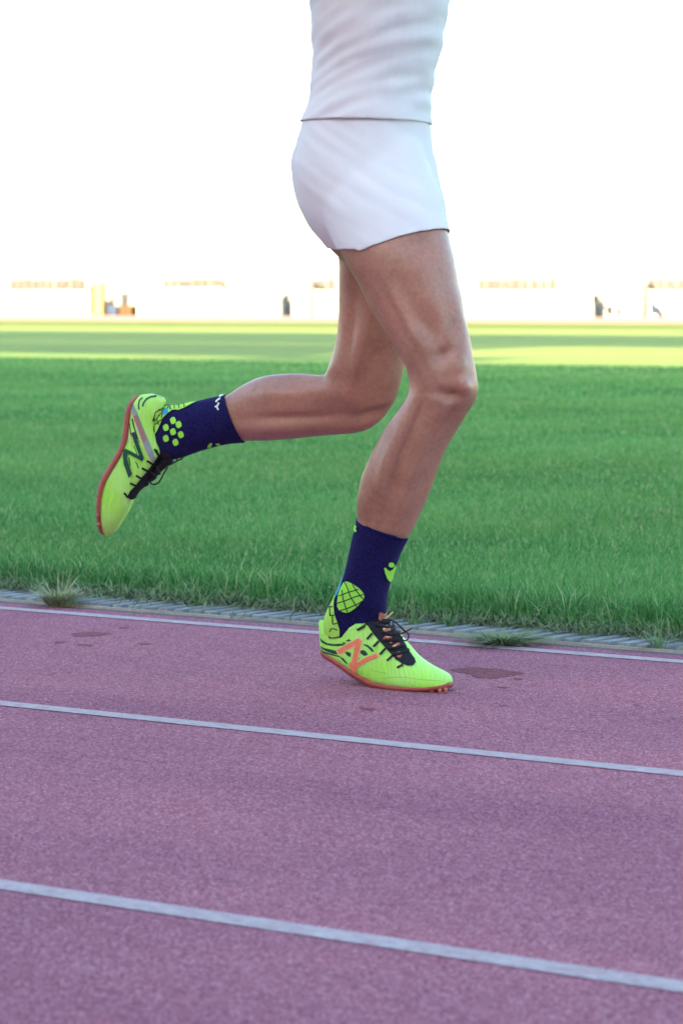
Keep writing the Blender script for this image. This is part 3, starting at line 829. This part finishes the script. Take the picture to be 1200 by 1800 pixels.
Z3 = lambda L: [(140+x/4, 640+y/4) for x, y in L]
Z3b = lambda L: [(250+x/12, 680+y/12) for x, y in L]
Z3c = lambda L: [(180+x/10, 680+y/10) for x, y in L]
Z7 = lambda L: [(200+x/8.571, 780+y/8.571) for x, y in L]

# front shoe
FS = [(571,1134,570,1112,.004,1,0), (572,1142,570,1090,.018,1,0), (580,1147,572,1090,.029,1,0), (595,1154,590,1100,.034,1,0), (613,1165,612,1096,.036,1,0),
      (631,1177,646,1093,.037,.9,0), (650,1188,671,1093,.038,.55,0), (670,1197,693,1108,.040,.2,0), (692,1202,712,1128,.043,0,0), (714,1205,729,1149,.045,0,0),
      (736,1207,746,1163,.045,0,0), (757,1208,763,1173,.041,0,0), (775,1207,777,1180,.033,0,0), (786,1206,787,1186,.020,0,0), (791,1203,791,1194,.006,0,0)]
latN = N
v, f = shoe_upper(FS, latN); shoeN = mesh_obj('shoe', v, f, M_neon, person, True); fixn(shoeN)
v, f = sole_loft(FS, latN, None, [.007,.008,.008,.005,.004]); soleN = mesh_obj('sole', v, f, M_sole, shoeN, True); fixn(soleN)
def studs(rows, lat, parent):
    for (x, y, o, l) in rows:
        p = at(x, y, o); v, f = capsule(p, p+l, .0042, .0020, 4); mesh_obj('spike', v, f, M_spike, parent, True)
studs([(x, y, o, Vector((0,0,-.006))) for o in (-.030, 0, .03) for x, y in ((690,1211),(707,1213),(725,1214),(742,1214.5),(758,1214.5),(773,1214),(783,1212.5))], latN, shoeN)
bN = bvh_of([shoeN]); bSock = bvh_of([sockN]); bSockShoe = bvh_of([sockN, shoeN])
decal('stripe', [Z8(p) for p in (
  [(20,690),(60,735),(130,775),(230,790),(310,785),(380,805),(300,822),(180,815),(100,795),(40,760)],
  [(20,815),(90,850),(180,870),(260,890),(290,945),(210,935),(120,900),(50,860)],
  [(15,850),(80,900),(190,935),(300,965),(380,1010),(450,1100),(400,1070),(320,990),(190,955),(80,925)],
  [(395,915),(440,905),(490,930),(475,990),(430,960)], [(610,895),(660,880),(700,890),(745,945),(690,972),(640,935)],
  [(660,785),(740,805),(800,850),(840,905),(800,905),(740,840),(690,810)], [(550,1000),(590,990),(620,1008),(565,1035)],
  [(405,745),(450,715),(495,738),(440,752)], [(350,775),(375,762),(420,775),(380,790)], [(280,790),(340,785),(400,800),(350,815)])], bN, M_darkgreen, shoeN, .0006, 1.6)
Nlogo = [Z4(stroke([(258,585),(330,545),(412,502)], 32)), Z4(stroke([(405,500),(385,590),(362,690)], 34)), Z4(stroke([(372,690),(450,640),(532,606)], 26)), Z4(stroke([(352,655),(366,700),(378,728)], 34))]
NlogoE = [Z4(stroke([(252,590),(330,546),(420,500)], 44)), Z4(stroke([(410,495),(388,590),(360,700)], 46)), Z4(stroke([(366,694),(450,641),(540,604)], 38))]
decal('logo_edge', NlogoE, bN, M_coralpale, shoeN, .0009, 1.6)
decal('logo', [Nlogo[0]], bN, M_coral, shoeN, .0013, 1.6); decal('logo', [Nlogo[1]], bN, M_coral, shoeN, .0016, 1.6)
decal('logo', [Nlogo[2]], bN, M_coral, shoeN, .0019, 1.6); decal('logo', [Nlogo[3]], bN, M_coral, shoeN, .0021, 1.6)
THN = Z4([(425,385),(465,400),(500,450),(540,500),(580,545),(620,590),(665,640),(705,668),(745,682),(785,680),(800,655),(790,630),(760,590),(735,550),(715,510),(690,465),(655,410),(620,365),(600,330),(540,340),(480,365)])
decal('tongue', [THN], bSockShoe, M_tongue, shoeN, .0018, 2)
decal('tongue_patch', [Z5(p) for p in ([(290,215),(330,180),(400,215),(470,200),(455,260),(400,330),(330,375),(285,330)], [(375,540),(400,500),(470,480),(540,520),(565,560),(530,600),(440,615),(395,590)],
  [(410,740),(450,690),(500,675),(580,725),(575,750),(500,760),(450,795),(415,775)], [(545,955),(620,890),(700,845),(745,860),(745,930),(660,970),(580,985)], [(660,1090),(700,1040),(750,1030),(795,1100),(765,1165),(705,1150)],
  [(530,830),(600,800),(640,815),(560,860)])], bSockShoe, M_tonguepatch, shoeN, .0026, 1.5)
decal('tongue_pale_spot', [Z5(p) for p in ([(385,545),(410,510),(450,520),(440,560),(410,590)], [(570,960),(640,890),(680,900),(660,935),(600,970)], [(440,730),(480,700),(540,720),(500,740)])], bSockShoe, M_coralpale, shoeN, .0031, 1.5)  # paler coral spots over the tongue patches
decal('eyelet_lace', [Z4(stroke(p, 15)) for p in ([(393,432),(450,402)], [(462,495),(500,452)], [(508,548),(545,508)], [(553,602),(592,560)], [(602,647),(640,612)], [(672,697),(712,676)])], bN, M_black, shoeN, .0026, 1.5)
decal('seam', [Z4(stroke(p, 2.2)) for p in ([(130,470),(200,458),(300,442),(400,415),(440,405)], [(480,700),(520,720),(600,735)], [(560,770),(700,760),(850,780),(1000,790)], [(430,690),(420,740),(460,800)])], bN, simple('seam_green', (.25,.55,.08), .6), shoeN, .0006, 1.5)
# laces: crossings and bow
cr = []
for (a, b, c) in (((520,395),(590,420),(650,400)), ((560,445),(610,470),(680,450)), ((585,500),(640,510),(700,490)), ((610,560),(660,560),(720,540)), ((640,605),(690,600),(745,575))):
    pts = [(530+q[0]/4, 1000+q[1]/4) for q in (a, b, c)]
    cr.append([(pts[0][0], pts[0][1]), (pts[1][0], pts[1][1]), (pts[2][0], pts[2][1])])
lace_parts = []
for poly in cr:
    P = []
    for x, y in [tuple(q) for q in spline(poly, 5)]:
        h = bSockShoe.ray_cast(EYE, ray(x, y))
        if h[0] is not None and h[3] < 9: P.append(h[0] + h[1]*.004)
    if len(P) > 3:
        vs, fs = [], []
        for i, p in enumerate(P):
            d = (P[min(i+1, len(P)-1)]-P[max(i-1, 0)]).normalized(); a = d.cross(CF).normalized(); b = d.cross(a)
            for k in range(8): t = 2*math.pi*k/8; vs.append(p+a*.0030*math.cos(t)+b*.0018*math.sin(t))
        for i in range(len(P)-1):
            for k in range(8): fs.append((i*8+k, i*8+(k+1) % 8, (i+1)*8+(k+1) % 8, (i+1)*8+k))
        lace_parts.append((vs, fs))
z5 = lambda L, o: [(640+x/12, 1060+y/12, o) for x, y in L]
lace_parts.append(tube_px('l', z5([(400,380),(500,350),(620,385),(740,480),(850,590)], 0), .0034, -.03, M_black, None))
lace_parts.append(tube_px('l', z5([(360,610),(480,635),(600,660),(720,665),(820,625),(940,570),(1000,530)], 0), .0026, -.035, M_black, None))
lace_parts.append(tube_px('l', z5([(850,590),(915,640),(935,700),(910,770),(860,795),(800,765),(760,715),(700,700)], 0), .0026, -.03, M_black, None))
lace_parts.append(tube_px('l', z5([(470,400),(540,470),(580,560),(585,640)], 0), .0024, -.037, M_black, None))
lace_parts.append(tube_px('l', z5([(600,400),(620,500),(640,640)], 0), .0018, -.025, M_black, None))
lace_parts.append(tube_px('l', z5([(300,420),(420,390),(560,360)], 0), .0045, -.034, M_black, None))
lace_parts.append(ellipsoid(at(640+450/12, 1060+395/12, -.034), (T*.010, N*.006, UP*.006)))
v, f = merge(lace_parts); mesh_obj('laces', v, f, M_black, shoeN, True)
v, f = tube_px('l', z5([(440,335),(520,265),(605,190)], 0), .0030, -.034, M_coralpale, None); mesh_obj('lace_tip', v, f, simple('lace_tip_pale', (.72,.80,.36), .4), shoeN, True)

# sock prints (front)
oval = Z4([(300,100),(318,88),(345,95),(370,110),(398,128),(420,150),(436,172),(441,195),(432,215),(412,238),(390,262),(365,282),(340,298),(315,306),(292,300),(268,288),(256,265),(256,240),(260,215),(263,192),(272,160),(284,128)])
decal('print', [oval], bSock, M_neonflat, sockN, .0032, 1.5)
M_net = simple('net_line', (.010,.05,.045), .7)
decal('net_lines', [Z4(stroke(p, 7)) for p in ([(312,95),(330,140),(350,200),(388,262)], [(292,150),(298,210),(312,262),(325,300)], [(362,108),(385,150),(412,185),(436,212)], [(270,192),(330,165),(400,142)], [(256,243),(330,215),(380,192),(436,176)], [(272,292),(340,268),(400,240),(432,218)])], bSock, M_net, sockN, .0038, 1.3)
hc = (686, 992); decal('emblem', [[(hc[0]+5*math.cos(t*.524), hc[1]+4.6*math.sin(t*.524)) for t in range(12)],
   [(673.5,997.5),(676,996.5),(679,1000),(683,1003),(688,1000),(693,992),(693,999),(690,1007),(688,1016),(685,1021.5),(682,1021),(678.5,1016),(675.5,1007)]], bSock, M_neonflat, sockN, .0032, 1.2)
decal('emblem', [[(625.5,922),(629,926),(627,929),(629,934),(625,936),(624,930)]], bSock, M_neonflat, sockN, .0032, 1.2)
decal('heel_print', [[(592,1046),(589,1054),(588,1064),(589,1080),(593,1092),(597,1106),(597,1118),(584,1120),(570,1112),(570,1090),(576,1062),(584,1052)]], bSockShoe, M_heel, sockN, .0030, 1.5)
decal('heel_net', [Z8(stroke(p, 16)) for p in ([(160,235),(235,230)], [(180,358),(250,350)], [(185,240),(190,350)], [(222,355),(222,480)], [(225,490),(300,462)], [(180,600),(200,555),(240,550),(290,572)])], bSockShoe, M_net, sockN, .0038, 1.3)
decal('edge_stripe', [[(604,1003),(607,1003),(603,1020),(598,1038),(594,1047),(591,1046),(596,1030)]], bSock, M_cyan, sockN, .0032, 1.3)

# rear shoe: sole faces backwards, toe down
v_rear = (at(225, 810, .13)-EYE).normalized()
latF = (Vector((v_rear.x, v_rear.y, 0)).normalized()*.92 + N*.08).normalized()
RS = [(245,694,262,692,.004,1,.13), (238,700,272,693,.018,1,.13), (232,709,290,702,.028,1,.13), (228,722,286,722,.033,1,.13), (226,738,273,742,.034,1,.13), (224,756,275,772,.035,.9,.13),
      (221,774,283,797,.036,.6,.13), (214,793,270,822,.038,.25,.13), (203,812,258,844,.041,0,.13), (192,830,246,862,.044,0,.13), (183,848,236,880,.045,0,.13),
      (178,868,228,898,.044,0,.13), (176,890,218,914,.040,0,.13), (176,910,211,925,.033,0,.13), (177,926,203,935,.022,0,.13), (180,937,193,941,.010,0,.13), (183,941,187,943,.002,0,.13)]
v, f = shoe_upper(RS, latF); shoeF = mesh_obj('shoe', v, f, M_neon, person, True); fixn(shoeF)
v, f = sole_loft(RS, latF, None, [.009,.009,.009,.007,.005]); soleF = mesh_obj('sole', v, f, M_sole, shoeF, True); fixn(soleF)
back = (at(200,800,.13)-at(230,790,.13)).normalized()
studs([(x+3, y, .13+o, back*.005) for o in (-.03, 0, .03) for x, y in ((190,822),(179,838),(173,854),(170,872),(169,889),(169,906),(171,922))], latF, shoeF)
bF = bvh_of([shoeF]); bSF = bvh_of([sockF]); bSSF = bvh_of([sockF, shoeF])
decal('stripe', [Z3c(stroke(p, w)) for p, w in (([(720,95),(800,85),(880,105),(960,145),(1050,185),(1110,210)], 26), ([(710,345),(730,280),(780,215),(860,175),(960,160)], 30), ([(650,400),(640,320),(655,240),(710,190)], 24))], bF, M_darkgreen, shoeF, .0007, 1.6)
decal('side_panel', [Z3c([(495,340),(540,280),(600,420),(690,640),(790,880),(900,1150),(940,1290),(870,1330),(780,1180),(680,900),(600,690),(540,500)])], bF, M_grey, shoeF, .0007, 1.8)
decal('side_panel', [Z3c([(550,520),(620,490),(690,660),(790,940),(725,985),(640,740)])], bF, M_rose, shoeF, .0012, 1.6)
decal('panel_edge', [Z3c(stroke([(505,400),(600,680),(700,960),(790,1180),(880,1340)], 14)), Z3c(stroke([(440,660),(470,780),(520,900),(520,1080)], 14))], bF, M_coralpale, shoeF, .0014, 1.5)
decal('stripe', [Z3c(stroke([(530,560),(560,700),(610,860),(650,980)], 22)), Z3c(stroke([(560,1040),(600,1130),(610,1200)], 16)), Z3c(stroke([(460,560),(490,700),(515,900),(520,1040)], 14)), Z7(stroke([(335,270),(360,320),(375,370)], 14)), Z7(stroke([(235,210),(245,270),(255,330)], 14))], bF, M_darkgreen, shoeF, .0009, 1.5)
decal('logo_edge', [Z7(stroke([(170,85),(420,250)], 80)), Z7(stroke([(170,70),(180,330)], 76)), Z7(stroke([(330,-60),(440,240)], 84))], bF, M_neonflat, shoeF, .0020, 1.3)
decal('logo', [Z3(stroke([(382,480),(412,570),(446,665)], 26))], bF, M_darkgreen, shoeF, .0034, 1.1)
decal('logo', [Z3(stroke([(452,672),(385,636),(322,604)], 24))], bF, M_darkgreen, shoeF, .0038, 1.1)
decal('logo', [Z3([(318,600),(342,610),(342,665),(372,768),(352,800),(318,700),(312,640)])], bF, M_darkgreen, shoeF, .0042, 1.1)
THF = Z7([(700,120),(660,190),(600,280),(530,370),(450,470),(380,560),(320,640),(250,705),(210,780),(235,830),(285,835),(345,790),(400,720),(520,640),(640,540),(760,400),(900,290),(860,140)])
decal('tongue', [THF], bSSF, M_tongue, shoeF, .0022, 2)
decal('eyelet_lace', [Z7(stroke(p, 30)) for p in ([(622,75),(685,185)], [(505,250),(610,310)], [(428,360),(530,415)], [(342,475),(440,530)], [(255,592),(360,635)], [(165,735),(205,790),(250,800)])], bF, M_black, shoeF, .0030, 1.4)
z7 = lambda L, o: [(200+x/8.571, 780+y/8.571, o) for x, y in L]
lp = [tube_px('l', z7(L, 0), w, .13+dz, M_black, None) for L, w, dz in (
  ([(545,555),(565,600),(620,612),(680,580),(730,500),(770,420),(810,355)], .0032, -.01),
  ([(720,400),(800,340),(880,300),(960,255),(1020,230),(1045,195),(1015,170),(965,205),(950,250)], .0030, -.01),
  ([(540,520),(620,430),(720,330),(860,220)], .0190, 0), ([(262,790),(345,690),(450,590),(550,490),(650,390)], .0160, 0), ([(640,330),(740,250),(860,190)], .0190, 0),
  ([(560,430),(640,500),(560,560)], .0040, -.012), ([(640,330),(700,440),(640,470)], .0040, -.012), ([(460,520),(520,600),(470,640)], .0040, -.010))]
v, f = merge(lp); mesh_obj('laces', v, f, M_black, shoeF, True)
# rear sock prints
dots = [(672,715),(790,798),(525,858),(672,945),(835,1003),(525,1083),(722,1160)]
decal('print', [Z3b([(cx+r*math.cos(t*math.pi/4+.4)*.95, cy+r*math.sin(t*math.pi/4+.4)*1.1) for t, r in enumerate((72,66,72,64,72,66,72,64))]) for cx, cy in dots], bSF, M_neonflat, sockF, .0032, 1.3)
decal('heel_print', [Z3b([(230,830),(240,720),(280,600),(340,520),(440,440),(560,390),(700,380),(860,385),(1000,350),(1150,325),(1000,400),(900,455),(780,500),(660,495),(560,560),(460,650),(400,790),(330,940),(285,1000),(255,920)])], bSSF, M_heel, sockF, .0030, 1.6)
decal('heel_print', [Z3b([(455,480),(560,455),(570,560),(460,610)])], bSSF, M_cyan, sockF, .0036, 1.4)
decal('heel_net', [Z3b(stroke(p, 20)) for p in ([(450,440),(445,620),(440,660)], [(560,390),(565,470)], [(445,540),(350,590),(340,680),(380,800)], [(255,810),(350,770),(450,680)], [(235,830),(300,960)], [(240,720),(300,540),(440,440),(590,395)], [(590,400),(620,500)], [(680,385),(700,480)], [(780,390),(800,470)], [(890,380),(910,450)])], bSSF, M_net, sockF, .0040, 1.4)
Z1 = lambda L: [(360+x/13.33, 680+y/13.33) for x, y in L]
decal('cuff_lettering', [Z1(stroke(p, 40)) for p in ([(350,255),(440,200)], [(280,370),(310,330),(375,290)], [(260,480),(320,450),(350,385)], [(300,470),(340,545)])], bSF, M_white, sockF, .0032, 1.0)
decal('emblem', [Z1([(80,1340),(140,1290),(185,1300),(150,1380),(60,1410)]), Z1([(250,1310),(330,1295),(385,1335),(300,1350)])], bSF, M_neonflat, sockF, .0032, 1.2)

# ------------------------------------------------------------------ distant figures
def small_person(px, w, joints, label, mat, pants):
    """joints in metres: list of named points (u, z) with radius"""
    u0 = far_u(px, w)
    def q(u, z, s=0): return uw(u0+u, w+s, z)
    J = joints
    parts = [capsule(q(*J['hip']), q(*J['chest']), .13, .15, 6), capsule(q(*J['chest']), q(*J['neck']), .10, .06, 6), ellipsoid(q(*J['head']), (T*.09, N*.08, UP*.12), 10)]
    for s in (-.1, .1):
        parts += [capsule(q(*J['hip'], s), q(*J['knee'], s), .085, .06, 6), capsule(q(*J['knee'], s), q(*J['foot'], s), .055, .04, 6),
                  capsule(q(*J['foot'], s), q(J['foot'][0]+.14, J['foot'][1], s), .045, .04, 6),
                  capsule(q(*J['neck'], s*1.7), q(*J['elbow'], s*2), .05, .04, 6), capsule(q(*J['elbow'], s*2), q(*J['hand'], s*1.7), .04, .03, 6), ellipsoid(q(*J['hand'], s*1.7), (T*.05, N*.03, UP*.05), 8)]
    o = union_remesh('person', parts, .03, 2, mat); tag(o, label, 'person'); return o
M_dark = simple('dark_blue_clothes', (.010,.022,.040), .8, .3, 4)
small_person(1046, WB-.4, dict(hip=(.0,.52), chest=(-.06,.86), neck=(-.05,.95), head=(-.03,.98), knee=(.08,.28), foot=(.02,.05), elbow=(.15,.75), hand=(.25,.55)), 'stooped distant figure in dark blue beside the white gate', M_dark, None)
small_person(503, WB+.2, dict(hip=(.0,.55), chest=(.0,.9), neck=(.02,1.0), head=(.03,1.05), knee=(.05,.3), foot=(0,.05), elbow=(-.12,.75), hand=(.05,.6)), 'small distant figure in dark blue standing in the opening between white boards', M_dark, None)
small_person(1146, WB-.6, dict(hip=(.0,.25), chest=(-.02,.5), neck=(-.02,.58), head=(-.01,.62), knee=(.25,.32), foot=(.3,.05), elbow=(.1,.4), hand=(.25,.35)), 'distant figure in blue sitting on the ground at the far right board', M_blue, None)
